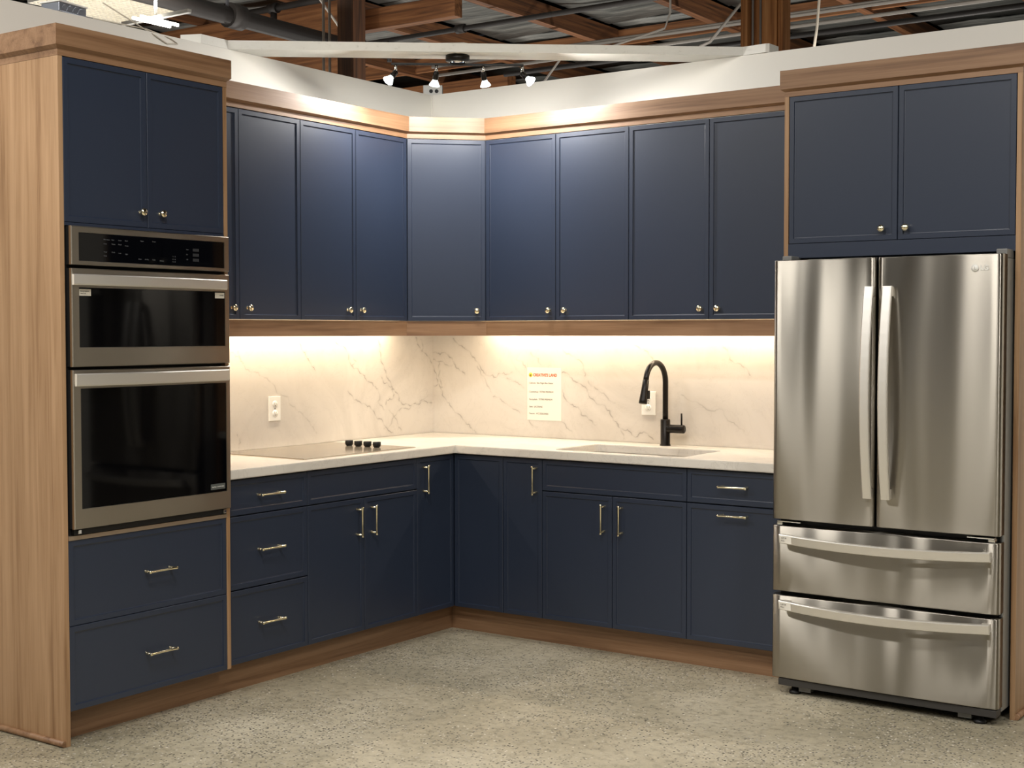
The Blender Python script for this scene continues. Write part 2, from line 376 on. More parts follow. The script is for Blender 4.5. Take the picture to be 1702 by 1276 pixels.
cable('thin loop of grey wire hanging over the left partition wall', [(-.06, -2.15, 2.85), (-.02, -2.0, 2.78), (.004, -1.92, 2.742), (.004, -1.86, 2.72), (.004, -1.80, 2.73), (.004, -1.84, 2.745), (-.02, -1.95, 2.77), (-.06, -2.2, 2.775)], .003, WIREW)

# fluorescent fixtures over the aisle behind the left partition
fx = thing('tube_light', 'glaring twin tube light over the left partition wall', 'lamp', (-4.5, 1.93, 4.08), R(0))
link('housing', box(NB(), -.42, .42, -.02, .02, .03, .06), WHITEP, fx)
for x in (-.05, .05): link('tube', cyl(NB(), (x, -.2, .012), (x, .2, .012), .014, n=8), TUBE, fx)
link('stem', cyl(NB(), (0, .0, .07), (0, 0, .9), .012, n=8), WHITEP, fx)
lamp = bpy.data.lights.new('tube glow', 'AREA'); lamp.shape = 'RECTANGLE'; lamp.size = .2; lamp.size_y = 1.2; lamp.energy = 70; lamp.color = (1, .95, .86)
lo = bpy.data.objects.new('tube glow', lamp); COL.objects.link(lo); lo.location = (-4.5, 1.93, 4.2); lo.rotation_euler = (R(180), 0, 0)
fx = thing('louvre_light', 'square lit louvre light with a yellowish grid, at upper left', 'lamp', (-7.0, 3.5, 4.86))
link('frame', box(NB(), -.62, .62, -.62, .62, .06, .1), WHITEP, fx)
link('diffuser', box(NB(), -.58, .58, -.58, .58, .04, .058), mat('lit diffuser', (255, 240, 205), .5, emit=(255, 232, 180), estr=.75), fx)
sl = None
for k in range(19):
    for a in (0, 1):
        if sl is None: sl = link('slat', box(NB(), -.004, .004, -.6, .6, 0, .035), WHITEP, fx, (-.6 + k * .0667, 0, 0))
        else:
            o = sl.copy(); COL.objects.link(o); o.location = (-.6 + k * .0667, 0, 0) if a == 0 else (0, -.6 + k * .0667, 0); o.rotation_euler = (0, 0, a * R(90))
for i, (x, y) in enumerate(LUM):
    lb = ['over the aisle in front of the oven cabinet', 'nearest the refrigerator side', 'over the aisle left of the camera', 'almost above the camera', 'far to the right of the camera', 'behind the camera', 'at the far left of the showroom']
    fx = thing('ceiling_luminaire', 'hanging white box luminaire ' + lb[i], 'lamp', (x, y, LUMZ))
    link('housing', box(NB(), -.68, .68, -.2, .2, .0, .08), WHITEP, fx)
    for s in (-.5, .5): link('stem', cyl(NB(), (s, 0, .08), (s, 0, .44), .01, n=6), GALV, fx)
# junction boxes on the wall heads
jb = thing('junction_box', 'round-knockout galvanised junction box standing on the left partition wall', 'electrical box', (-.06, -2.345, WT), R(8))
link('box', box(NB(), -.05, .05, -.075, .075, 0.002, .040, .004), GALV, jb)
for s in (-.045, -.015, .015, .045):
    link('knockout', lathe(NB(), (.05, s, .021), (1, 0, 0), [(0, .0145), (.0015, .0145), (.0015, .012), (.0005, .011)], 14), GALV, jb)
link('cover', box(NB(), -.054, .054, -.08, .08, .040, .047, .002), WHITEP, jb)
link('nipple', cyl(NB(), (0, 0.0, .047), (0, 0.0, .5), .011, n=10), WHITEP, jb)
jb = thing('junction_box', 'white junction box behind the corner, peeping over the partition walls', 'electrical box', (-.25, .33, 2.795), R(35))
link('box', box(NB(), -.055, .055, -.035, .035, 0, .085, .004), WHITEP, jb)
for s in (-.01, .022): link('knockout', lathe(NB(), (s, -.035, .05), (0, -1, 0), [(0, .011), (.002, .011)], 12), BLACKP, jb)
link('bracket', box(NB(), -.02, .02, -.02, .02, -2.795, 0), GALV, jb)

# ------------------------------------------------------------------ plank across the corner and its spotlight bar
pl = link('corner_beam', prism(NB(), [(-.09, -1.70), (-.09, -1.46), (0, -1.285), (1.589, 0), (1.72, .09), (2.0, .09), (1.995, -.0), (1.98, -.01), (1.861, 0), (.0, -1.498), (-.0, -1.66)][::1], WT + .001, WT + .041), BEAM)
tag(pl, 'white painted plank laid diagonally across the tops of both partition walls', 'beam')
E3 = Vector((.7787, .6274, 0)); A3 = Vector((0, -1.39, 0))
ang = math.atan2(.6274, .7787)
c0 = A3 + E3 * .985
tl = thing('track_light', 'black four-head spotlight bar hanging from the white corner beam', 'lamp', (c0.x, c0.y, WT), ang)
link('canopy', lathe(NB(), (0, 0, 0), (0, 0, -1), [(0, .056), (.022, .057), (.026, .054), (.026, .0)], 28), BLACKM, tl)
link('collar', lathe(NB(), (0, 0, -.024), (0, 0, -1), [(0, .042), (.012, .036), (.012, 0)], 20), CHROME, tl)
link('bar', box(NB(), -.31, .31, -.008, .008, -.046, -.036, .002), BLACKP, tl)
for i, (s, dx, dz, dy) in enumerate([(-.29, -.035, -.045, -.022), (-.10, -.010, -.060, .026), (.12, .014, -.060, .026), (.304, .045, -.045, -.022)]):
    h = link('spot_head', cyl(NB(), (0, 0, 0), (0, 0, -.034), .0075, n=12), CHROME, tl, (s, 0, -.046))
    d = Vector((dx, dy, dz)).normalized(); p = Vector((0, 0, -.034))
    link('socket', lathe(NB(), p - d * .006, d, [(0, .009), (.004, .013), (.034, .0145), (.04, .011)], 16), BLACKM, h)
    bulb = NB(); lathe(bulb, p + d * .032, d, [(0, .011), (.008, .014), (.026, .0245), (.030, .025)], 20, False)
    link('reflector', bulb, BULBS, h)
    link('lens', lathe(NB(), p + d * .0585, d, [(0, .023), (.002, .023)], 20), BULB, h)
    sl_ = bpy.data.lights.new('spot bulb', 'SPOT'); sl_.energy = SPOTW[i]; sl_.spot_size = R(178); sl_.spot_blend = .8; sl_.shadow_soft_size = .022; sl_.color = (1, .97, .93)
    so = bpy.data.objects.new('spot bulb', sl_); COL.objects.link(so); so.parent = h
    so.location = p + d * .066; so.rotation_euler = d.to_track_quat('-Z', 'Y').to_euler()

# ------------------------------------------------------------------ cabinet parts
def door_bm(w, h, t=.02, fr=.020, rec=.0055, bev=.0015):
    """slim shaker front: x -w/2..w/2, z 0..h, face at y=0, back at y=t"""
    bm = NB()
    def rect(ins, y): return [bm.verts.new(c) for c in ((-w / 2 + ins, y, ins), (w / 2 - ins, y, ins), (w / 2 - ins, y, h - ins), (-w / 2 + ins, y, h - ins))]
    rs = [rect(0, t), rect(0, bev), rect(bev, 0), rect(fr, 0), rect(fr + .0012, rec * .8), rect(fr + .005, rec)]
    bm.faces.new(rs[0])
    for a, b in zip(rs, rs[1:]):
        for i in range(4): bm.faces.new((a[i], a[(i + 1) % 4], b[(i + 1) % 4], b[i]))
    bm.faces.new(rs[-1]); return bm
def knob_bm():
    return lathe(NB(), (0, 0, 0), (0, -1, 0), [(0, .0085), (.002, .0085), (.004, .0055), (.010, .0048), (.013, .0075), (.016, .0125), (.021, .0148), (.025, .0135), (.028, .008), (.0285, .0)], 20, False)
def pull_bm(L, vertical):
    bm = NB(); a = Vector((0, 0, 1)) if vertical else Vector((1, 0, 0)); c = Vector((0, -.034, 0))
    lathe(bm, c - a * L / 2, a, [(0, .004), (.001, .0062), (.008, .0066), (.012, .0052), (L / 2, .0044), (L - .012, .0052), (L - .008, .0066), (L - .001, .0062), (L, .004)], 14)
    for s in (-1, 1):
        q = a * (L / 2 - .012) * s
        lathe(bm, q, (0, -1, 0), [(0, .0065), (.003, .0065), (.006, .0045), (.034, .0042)], 12)
    return bm
def door(p, w, h, x, y, z, knob=None, pull=None, name='door'):
    d = link(name, door_bm(w, h), NAVY, p, (x, y, z))
    if knob: link('knob', knob_bm(), GOLD, d, (knob[0], .0055, knob[1]))
    if pull: link('handle', pull_bm(.137, pull[2]), GOLD, d, (pull[0], .0055, pull[1]))
    return d
G = .0015
RL = R(90)
def cab(side, s0, s1, z0, name, label, cat='cabinet', group=None):
    c = (s0 + s1) / 2
    return thing(name, label, cat, (0, c, z0) if side == 'L' else (c, 0, z0), RL if side == 'L' else 0, group)

# ---- base units (front faces at D = .636) : carcass .05 .. .615
BZ = .122; BT = .8755; DB = .636
def base_carcass(p, w, d=DB - .021):
    bm = NB(); box(bm, -w / 2 + .0005, w / 2 - .0005, -d, -.03, 0.001, BT - BZ - .003); return link('carcass', bm, NAVY, p)
def base_fronts(p, w, spec):
    """spec: list of (kind, x0, x1, z0, z1, handle) in the unit's own frame, z from the floor"""
    for kind, x0, x1, z0, z1, hd in spec:
        door(p, x1 - x0 - 2 * G, z1 - z0 - 2 * G, (x0 + x1) / 2, -DB, z0 - BZ + G, None, hd, kind)
TOPZ = BT - .006
# left run: drawer unit
s0, s1 = -2.1345, -1.664; w_ = s1 - s0
p = cab('L', s0, s1, BZ, 'base_cabinet', 'navy base cabinet with three drawers beside the oven tower'); base_carcass(p, w_)
base_fronts(p, w_, [('drawer', -w_ / 2 + .012, w_ / 2, .724, TOPZ, (.0, .074, False)), ('drawer', -w_ / 2 + .012, w_ / 2, .424, .722, (.0, .150, False)), ('drawer', -w_ / 2 + .012, w_ / 2, BZ, .422, (.0, .150, False))])
# left run: cooktop unit
s0, s1 = -1.664, -.922; w_ = s1 - s0
p = cab('L', s0, s1, BZ, 'base_cabinet', 'navy base cabinet under the cooktop with false front and two doors'); base_carcass(p, w_)
base_fronts(p, w_, [('false_front', -w_ / 2, w_ / 2, .724, TOPZ, None), ('door', -w_ / 2, -.005, BZ, .722, (w_ / 4 - .047, .494, True)), ('door', -.005, w_ / 2, BZ, .722, (-w_ / 4 + .049, .494, True))])
# corner unit: an L-shaped carcass with one door on each leg
p = thing('corner_base_cabinet', 'navy corner base cabinet with a full height door on each leg', 'cabinet', (.33, -.33, BZ))
bm = NB(); prism(bm, [(-.3, .3), (-.3, -.5915), (.285, -.5915), (.285, -.285), (.5975, -.285), (.5975, .3)], .001, BT - BZ - .003); link('carcass', bm, NAVY, p)
wl = .922 - .637
d_ = door(p, wl - 2 * G, TOPZ - BZ - 2 * G, DB - .33, -(.922 + .637) / 2 + .33, G, None, (-wl / 2 + .052, TOPZ - BZ - .104, True)); d_.rotation_euler = (0, 0, RL)
wl = .928 - .6365
d_ = door(p, wl - 2 * G, TOPZ - BZ - 2 * G, (.928 + .6365) / 2 - .33, -DB + .33, G)
# right run
s0, s1 = .928, 1.152; w_ = s1 - s0
p = cab('R', s0, s1, BZ, 'base_cabinet', 'narrow navy base cabinet with one tall door left of the sink cabinet'); base_carcass(p, w_)
base_fronts(p, w_, [('door', -w_ / 2, w_ / 2, BZ, TOPZ, (.076, TOPZ - BZ - .101, True))])
s0, s1 = 1.152, 1.909; w_ = s1 - s0
p = cab('R', s0, s1, BZ, 'base_cabinet', 'navy base cabinet below the sink with false front and two doors')
bm = NB(); box(bm, -w_ / 2 + .0005, w_ / 2 - .0005, -DB + .021, -.03, .001, .45); box(bm, -w_ / 2 + .0005, w_ / 2 - .0005, -DB + .021, -.603, .45, BT - BZ - .003); link('carcass', bm, NAVY, p)
base_fronts(p, w_, [('false_front', -w_ / 2, w_ / 2, .724, TOPZ, None), ('door', -w_ / 2, .002, BZ, .722, (w_ / 4 - .043, .494, True)), ('door', .002, w_ / 2, BZ, .722, (-w_ / 4 + .05, .494, True))])
s0, s1 = 1.909, 2.3655; w_ = s1 - s0
p = cab('R', s0, s1, BZ, 'base_cabinet', 'navy base cabinet with drawer above door next to the refrigerator'); base_carcass(p, w_)
base_fronts(p, w_, [('drawer', -w_ / 2, w_ / 2, .724, TOPZ, (.0, .077, False)), ('door', -w_ / 2, w_ / 2, BZ, .722, (.0, .5565, False))])

# toe kick, two boards meeting in the corner
tk = thing('toe_kick', 'recessed oak laminate toe kick running round the foot of the base cabinets', 'toe kick', (.575, -.575, 0))
bm = NB(); box(bm, -(2.9015 - .575), 0.0, 0, .018, 0, .1215); link('board', bm, WH, tk, (0, 0, 0), (0, 0, RL))
bm = NB(); box(bm, .0002, 2.3655 - .575, 0, .018, 0, .1215); link('board', bm, WH, tk, (0, 0, 0))

# ---- worktop with sink cut-out
SX0, SX1, SY0, SY1 = 1.185, 1.865, -.585, -.205
bm = NB()
DCT = .6609
def slab(bm, x0, x1, y0, y1): box(bm, x0, x1, y0, y1, .876, .914)
outer = [(.0205, -2.134), (DCT, -2.134), (DCT, -DCT), (2.3655, -DCT), (2.3655, -.0205), (.0205, -.0205)]
def rr(x0, x1, y0, y1, r, n=5):
    pts = []
    for cx, cy, a0 in ((x1 - r, y1 - r, 0), (x0 + r, y1 - r, 90), (x0 + r, y0 + r, 180), (x1 - r, y0 + r, 270)):
        for k in range(n + 1): a = R(a0 + 90 * k / n); pts.append((cx + r * math.cos(a), cy + r * math.sin(a)))
    return pts
hole = rr(SX0, SX1, SY0, SY1, .03)
def ringed(z): return [bm.verts.new((x, y, z)) for x, y in outer], [bm.verts.new((x, y, z)) for x, y in hole]
for z in (.914, .876):
    o_, h_ = ringed(z); es = [bm.edges.new((l[i], l[(i + 1) % len(l)])) for l in (o_, h_) for i in range(len(l))]
    bmesh.ops.triangle_fill(bm, use_beauty=True, edges=es)
    if z == .914: top = (o_, h_)
    else:
        for A, B in ((top[0], o_), (top[1], h_)):
            for i in range(len(A)): bm.faces.new((A[i], A[(i + 1) % len(A)], B[(i + 1) % len(A)], B[i]))
bmesh.ops.recalc_face_normals(bm, faces=bm.faces)
es = [e for e in bm.edges if len(e.link_faces) == 2 and e.calc_face_angle(0) > 1.2 and abs(e.verts[0].co.z - e.verts[1].co.z) < 1e-5]
bmesh.ops.bevel(bm, geom=es, offset=.003, segments=2, affect='EDGES')
tag(link('countertop', bm, MARBLEC), 'L-shaped white quartz countertop with a faint vein on the navy base cabinets', 'countertop')

# ---- backsplash slabs; vein strength is a colour attribute worked out from the slab's own vein lines
VL= [[(-1.51, 1.371), (-1.486, 1.349), (-1.457, 1.331), (-1.437, 1.309), (-1.383, 1.279), (-1.333, 1.259), (-1.273, 1.232), (-1.232, 1.201), (-1.19, 1.162), (-1.138, 1.122), (-1.085, 1.086), (-1.042, 1.054), (-0.998, 1.025), (-0.971, 0.996), (-0.949, 0.964)], [(-1.471, 1.374), (-1.457, 1.342), (-1.437, 1.32)], [(-1.071, 1.426), (-1.055, 1.396), (-1.028, 1.365), (-1.012, 1.334), (-0.979, 1.296), (-0.952, 1.272)], [(-0.861, 1.437), (-0.804, 1.413), (-0.746, 1.389), (-0.711, 1.353), (-0.706, 1.321), (-0.676, 1.281), (-0.623, 1.252), (-0.587, 1.239), (-0.557, 1.206), (-0.508, 1.18)], [(-0.676, 1.333), (-0.652, 1.313), (-0.688, 1.289)], [(-0.481, 1.431), (-0.463, 1.382), (-0.457, 1.333), (-0.445, 1.297), (-0.42, 1.259), (-0.408, 1.222), (-0.376, 1.184), (-0.351, 1.151), (-0.319, 1.133), (-0.313, 1.099), (-0.281, 1.077), (-0.228, 1.071), (-0.189, 1.078), (-0.156, 1.072), (-0.122, 1.087), (-0.068, 1.077), (-0.034, 1.075)], [(-0.452, 1.227), (-0.433, 1.194), (-0.37, 1.176), (-0.351, 1.134), (-0.358, 1.114), (-0.415, 1.108), (-0.421, 1.083)], [(-0.719, 1.164), (-0.678, 1.126), (-0.618, 1.1), (-0.546, 1.077), (-0.515, 1.051), (-0.484, 1.009), (-0.435, 0.974), (-0.359, 0.928)], [(-0.167, 1.434), (-0.154, 1.396), (-0.121, 1.362), (-0.107, 1.358), (-0.067, 1.332), (-0.033, 1.293)], [(-0.127, 1.425), (-0.107, 1.387), (-0.114, 1.362)], [(-0.435, 0.957), (-0.358, 1.019), (-0.307, 1.049), (-0.268, 1.056), (-0.189, 1.065)], [(-0.396, 1.054), (-0.333, 1.001), (-0.295, 0.941)], [(-0.508, 1.18), (-0.471, 1.139), (-0.484, 1.098), (-0.434, 1.055)], [(-1.48, 0.989), (-1.461, 0.952), (-1.471, 0.927)], [(-0.068, 1.115), (-0.135, 1.088), (-0.156, 1.072)]]
VR= [[(0.016, 1.348), (0.07, 1.34), (0.134, 1.328), (0.166, 1.29), (0.219, 1.253), (0.24, 1.232)], [(0.021, 1.314), (0.064, 1.302), (0.102, 1.287), (0.155, 1.282)], [(0.015, 1.284), (0.037, 1.242), (0.053, 1.199), (0.064, 1.174), (0.085, 1.14), (0.112, 1.09), (0.155, 1.049), (0.218, 1.0), (0.271, 0.96), (0.312, 0.924)], [(0.064, 1.297), (0.069, 1.251), (0.058, 1.208), (0.08, 1.17)], [(0.02, 1.169), (0.053, 1.178), (0.085, 1.162)], [(0.161, 1.429), (0.219, 1.387), (0.282, 1.338), (0.334, 1.288), (0.375, 1.239), (0.447, 1.222)], [(0.323, 1.28), (0.375, 1.214), (0.416, 1.14)], [(0.428, 1.22), (0.462, 1.243), (0.495, 1.248), (0.55, 1.253)], [(0.517, 1.221), (0.571, 1.205), (0.625, 1.17)], [(0.669, 1.357), (0.717, 1.327), (0.733, 1.292)], [(0.577, 1.321), (0.636, 1.277)], [(0.864, 1.254), (0.921, 1.229), (0.972, 1.2), (1.023, 1.153), (1.063, 1.111), (1.163, 1.037), (1.193, 1.004), (1.252, 0.977), (1.3, 0.941), (1.368, 0.961), (1.401, 0.933)], [(0.869, 1.167), (0.89, 1.111), (0.941, 1.082), (0.982, 1.04), (1.033, 1.016), (1.063, 0.991)], [(0.869, 1.385), (0.92, 1.342), (0.982, 1.308), (1.002, 1.239)], [(1.26, 1.429), (1.309, 1.391), (1.347, 1.375), (1.376, 1.346), (1.4, 1.321)], [(1.776, 1.39), (1.807, 1.35), (1.834, 1.314), (1.887, 1.295), (1.917, 1.259)], [(1.193, 1.0), (1.227, 0.955), (1.232, 0.929)], [(0.859, 1.001), (0.926, 0.951)], [(0.658, 1.002), (0.711, 0.969)], [(1.555, 1.158), (1.683, 1.096), (1.818, 1.036), (1.889, 0.99)], [(1.023, 1.214), (1.063, 1.18), (1.113, 1.155), (1.183, 1.106)], [(0.428, 1.12), (0.472, 1.108), (0.549, 1.061), (0.604, 1.036)]]

def backsplash(name, s0, s1, z0, z1, veins, side, label):
    st = .0032; nx = int((s1 - s0) / st) + 1; nz = int((z1 - z0) / st) + 1
    X = np.linspace(s0, s1, nx); Z = np.linspace(z0, z1, nz); gx, gz = np.meshgrid(X, Z)
    val = np.zeros_like(gx); rg = random.Random(5)
    for vi, l in enumerate(veins):
        pts = []
        for (a, b) in zip(l, l[1:]):                      # fractal jitter
            seg = [a, b]
            for it in range(4):
                o = []
                for p_, q_ in zip(seg, seg[1:]):
                    L_ = math.hypot(q_[0] - p_[0], q_[1] - p_[1]); j = .20 * L_
                    o += [p_, ((p_[0] + q_[0]) / 2 + rg.uniform(-j, j), (p_[1] + q_[1]) / 2 + rg.uniform(-j, j))]
                seg = o + [b]
            pts += seg[:-1]
        pts.append(l[-1])
        ph = rg.uniform(0, 9); amp = .70 if len(l) > 5 else .5
        if vi in (0,) and side == 'L': amp = .35
        for k, (p_, q_) in enumerate(zip(pts, pts[1:])):
            m_ = .02
            i0 = np.searchsorted(X, min(p_[0], q_[0]) - m_); i1 = np.searchsorted(X, max(p_[0], q_[0]) + m_)
            j0 = np.searchsorted(Z, min(p_[1], q_[1]) - m_); j1 = np.searchsorted(Z, max(p_[1], q_[1]) + m_)
            if i1 <= i0 or j1 <= j0: continue
            sx, sz = gx[j0:j1, i0:i1], gz[j0:j1, i0:i1]
            dx, dz = q_[0] - p_[0], q_[1] - p_[1]; L2 = dx * dx + dz * dz + 1e-9
            t_ = np.clip(((sx - p_[0]) * dx + (sz - p_[1]) * dz) / L2, 0, 1)
            d = np.hypot(sx - p_[0] - t_ * dx, sz - p_[1] - t_ * dz)
            st_ = amp * (.62 + .38 * math.sin(k * .33 + ph))
            v = st_ * (np.exp(-(d / .0021) ** 2) + .13 * np.exp(-(d / .012) ** 2))
            val[j0:j1, i0:i1] = np.maximum(val[j0:j1, i0:i1], v)
    n = nx * nz; co = np.zeros((n, 3), np.float32)
    if side == 'L': co[:, 0] = .02; co[:, 1] = gx.ravel()
    else: co[:, 0] = gx.ravel(); co[:, 1] = -.02
    co[:, 2] = gz.ravel()
    back = [(.0015, s0, z0), (.0015, s1, z0), (.0015, s1, z1), (.0015, s0, z1)] if side == 'L' else [(s0, -.0015, z0), (s1, -.0015, z0), (s1, -.0015, z1), (s0, -.0015, z1)]
    idx = np.arange(n).reshape(nz, nx)
    q = np.stack([idx[:-1, :-1], idx[:-1, 1:], idx[1:, 1:], idx[1:, :-1]], -1).reshape(-1, 4)
    b = n
    rim = [list(idx[0, :]) + [b + 1, b], list(idx[:, -1]) + [b + 2, b + 1], list(idx[-1, ::-1]) + [b + 3, b + 2], list(idx[::-1, 0]) + [b, b + 3]]
    me = bpy.data.meshes.new(name)
    me.from_pydata([tuple(c) for c in co.tolist()] + back, [], q.tolist() + [[int(i) for i in r_] for r_ in rim] + [[b, b + 1, b + 2, b + 3]])
    at = me.attributes.new('vein', 'FLOAT', 'POINT'); at.data.foreach_set('value', np.concatenate([val.ravel(), np.zeros(4)]).astype(np.float32))
    me.materials.append(MARBLE); o = bpy.data.objects.new(name, me); COL.objects.link(o)
    return tag(o, label, 'backsplash')
backsplash('backsplash', -2.134, -.0205, .9145, 1.515, VL, 'L', 'veined white marble slab on the left wall behind the cooktop')
backsplash('backsplash', .0005, 2.365, .9145, 1.515, VR, 'R', 'veined white marble slab on the right wall behind the sink')

# ---- wall units
UZ = 1.5186; UT = 2.430; DU = .307
def upper(side, s0, s1, xs, knobs, label):
    w_ = s1 - s0; c = (s0 + s1) / 2
    p = cab(side, s0, s1, UZ, 'wall_cabinet', label)
    bm = NB(); box(bm, -w_ / 2 + .0005, w_ / 2 - .0005, -DU + .021, -.002, .001, UT - UZ); link('carcass', bm, NAVY, p)
    for (a, b), k in zip(xs, knobs):
        door(p, b - a - 2 * G, UT - UZ - .003, (a + b) / 2 - c, -DU, .001, (k - (a + b) / 2, .050))
    return p
upper('L', -2.112, -1.350, [(-2.112, -1.731), (-1.731, -1.350)], [-1.772, -1.679], 'navy wall cabinet with two doors next to the oven tower')
upper('L', -1.350, -.589, [(-1.350, -.972), (-.972, -.589)], [-1.028, -.933], 'navy wall cabinet with two doors left of the angled corner cabinet')
upper('R', .585, 1.423, [(.589, 1.012), (1.012, 1.423)], [.974, 1.065], 'navy wall cabinet with two doors right of the angled corner cabinet')
upper('R', 1.423, 2.262, [(1.423, 1.844), (1.844, 2.262)], [1.802, 1.890], 'navy wall cabinet with two doors nearest the refrigerator')
tag(link('filler_strip', box(NB(), .01, DU - .004, -2.1345, -2.1128, UZ, UT), NAVY), 'narrow navy filler between the oven tower and the first wall cabinet', 'filler')
tag(link('filler_strip', box(NB(), 2.2628, 2.3655, -DU + .004, -.01, UZ, UT), NAVY), 'navy filler between the last wall cabinet and the refrigerator surround', 'filler')
p = thing('corner_wall_cabinet', 'navy wall cabinet set diagonally in the corner with a single door', 'cabinet', (.448, -.448, UZ), R(45))
# carcass in the unit's own turned frame
def to_loc(x, y): v = Matrix.Rotation(-R(45), 2) @ Vector((x - .448, y + .448)); return (v.x, v.y)
bm = NB(); prism(bm, [to_loc(*q) for q in [(.003, -.003), (.003, -.5885), (.2855, -.5885), (.5845, -.2895), (.5845, -.003)]], .001, UT - UZ); link('carcass', bm, NAVY, p)
door(p, .3975 - 2 * G, UT - UZ - .003, 0, -.0005, .001, (.152, .050))

# mouldings that follow the wall units: polyline at offset d from the door plane
def cor(d): f = DU + d; s = .896 + d * 1.41421; return (f, f - s), (s - f, -f)
def run_piece(name, parent, o, i, z0, z1, which, m, ends=(-2.1345, 2.3655)):
    (a, b), (c, d) = cor(o); (a2, b2), (c2, d2) = cor(i)
    if which == 0: q = [(a, ends[0]), (a, b), (a2, b2), (a2, ends[0])]
    elif which == 1: q = [(a, b), (c, d), (c2, d2), (a2, b2)]
    else: q = [(c, d), (ends[1], d), (ends[1], d2), (c2, d2)]
    return q
def moulding(name, label, cat, profile, mtl=WH):
    """profile: outline as (offset, z) points, swept round the three stretches as separate boards"""
    t = thing(name, label, cat, (.448, -.448, min(z for _, z in profile)))
    z0 = t.location.z
    for which in range(3):
        pts = []
        for o, z in profile:
            (a, b), (c, d) = cor(o)
            e = [((a, -2.1345), (a, b)), ((a, b), (c, d)), ((c, d), (2.3655, d))][which]
            pts.append([(e[0][0], e[0][1], z), (e[1][0], e[1][1], z)])
        ang_ = [R(90), R(45), 0][which]; Rm = Matrix.Rotation(-ang_, 3, 'Z')
        bm = NB(); A = [bm.verts.new(Rm @ (Vector(q[0]) - Vector((.448, -.448, z0)))) for q in pts]; B = [bm.verts.new(Rm @ (Vector(q[1]) - Vector((.448, -.448, z0)))) for q in pts]
        n = len(A); bm.faces.new(list(reversed(A))); bm.faces.new(B)
        for i in range(n): bm.faces.new((A[i], A[(i + 1) % n], B[(i + 1) % n], B[i]))
        link('board', bm, mtl, t, (0, 0, 0), (0, 0, ang_))
    return t
moulding('crown_moulding', 'oak laminate crown running above the navy wall cabinets', 'crown moulding',
         [(-.018, 2.4315), (.002, 2.4315), (.002, 2.4545), (.008, 2.4555), (.023, 2.4625), (.023, 2.536), (.003, 2.536), (.003, 2.47), (-.018, 2.47)])
moulding('light_rail', 'oak laminate rail under the navy wall cabinets hiding the strip light', 'light rail',
         [(-.026, 1.4446), (-.006, 1.4446), (-.006, 1.5175), (-.026, 1.5175)])
# warm strip lights behind the rail
def led(side, s0, s1, e):
    c = (s0 + s1) / 2
    t = link('strip_light', box(NB(), -(s1 - s0) / 2, (s1 - s0) / 2, -.008, .008, -.006, 0), LEDM, None, (.108, c, 1.5165) if side == 'L' else (c, -.108, 1.5165), (0, 0, RL if side == 'L' else 0))
    tag(t, 'warm strip light under the wall cabinets ' + ('over the cooktop' if side == 'L' else 'over the sink'), 'strip light')
    l = bpy.data.lights.new('strip glow', 'AREA'); l.shape = 'RECTANGLE'; l.size = s1 - s0; l.size_y = .02; l.energy = e; l.color = (1, .83, .60)
    o = bpy.data.objects.new('strip glow', l); COL.objects.link(o); o.location = (.108, c, 1.508) if side == 'L' else (c, -.108, 1.508)
    o.rotation_euler = (0, 0, RL if side == 'L' else 0); 
led('L', -2.08, -.42, LEDW); led('R', .42, 2.2, LEDW)

# ---- oven tower
DT = .664
p = cab('L', -2.921, -2.1355, 0, 'oven_tower', 'tall oak laminate cabinet housing the wall oven, with navy doors and drawers'); c = (-2.921 - 2.1355) / 2
def LX(y): return y - c
link('side_panel', box(NB(), LX(-2.921), LX(-2.902), -DT, -.003, 0, 2.4225, .001), WV, p)
link('side_panel', box(NB(), LX(-2.1545), LX(-2.1355), -DT, -.003, .1225, 2.4225, .0008), WV, p)
link('shoe_moulding', tube(NB(), [(LX(-2.9268), -DT + .002, .012), (LX(-2.9268), -.01, .012)], .0115, 10), WH, p)
bm = NB(); box(bm, LX(-2.9015), LX(-2.155), -DT + .022, -.003, 1.838, 2.42); box(bm, LX(-2.9015), LX(-2.155), -DT + .022, -.003, .1225, .728); box(bm, LX(-2.9015), LX(-2.155), -.06, -.003, .73, 1.837)
link('carcass', bm, NAVY, p)
link('rail', box(NB(), LX(-2.9015), LX(-2.155), -DT + .001, -DT + .0215, 1.8375, 1.8485), NAVY, p)
for a, b, k in [(-2.902, -2.533, -2.562), (-2.533, -2.1545, -2.469)]:
    door(p, b - a - 2 * G, 2.4215 - 1.850, LX((a + b) / 2), -DT, 1.8495, (k - (a + b) / 2, .056))
for z0, z1, hz in [(.4255, .729, .1475), (.1225, .4235, .143)]:
    door(p, (2.902 - 2.1545) - 2 * G, z1 - z0, LX((-2.902 - 2.1545) / 2), -DT, z0, None, (.028, hz, False), 'drawer')
link('frieze', box(NB(), LX(-2.9212), LX(-2.1353), -DT - .0006, -.003, 2.4232, 2.4452), WH, p)
def crownbm(x0, x1, l, r, yf, zb, z0, z1):
    """crown with a chamfered underside; l, r = side overhangs"""
    bm = NB(); y1 = -.003
    A = [(x0, -yf), (x1, -yf), (x1, y1), (x0, y1)]; B = [(x0 - l, -yf - .017), (x1 + r, -yf - .017), (x1 + r, y1), (x0 - l, y1)]
    R0 = [bm.verts.new((x, y, zb)) for x, y in A]; R1 = [bm.verts.new((x, y, z0)) for x, y in B]; R2 = [bm.verts.new((x, y, z1)) for x, y in B]
    bm.faces.new(list(reversed(R0))); bm.faces.new(R2)
    for P_, Q_ in ((R0, R1), (R1, R2)):
        for i in range(4): bm.faces.new((P_[i], P_[(i + 1) % 4], Q_[(i + 1) % 4], Q_[i]))
    return bm
link('crown', crownbm(LX(-2.9215), LX(-2.1355), .017, .011, DT, 2.4455, 2.457, 2.528), WH, p)
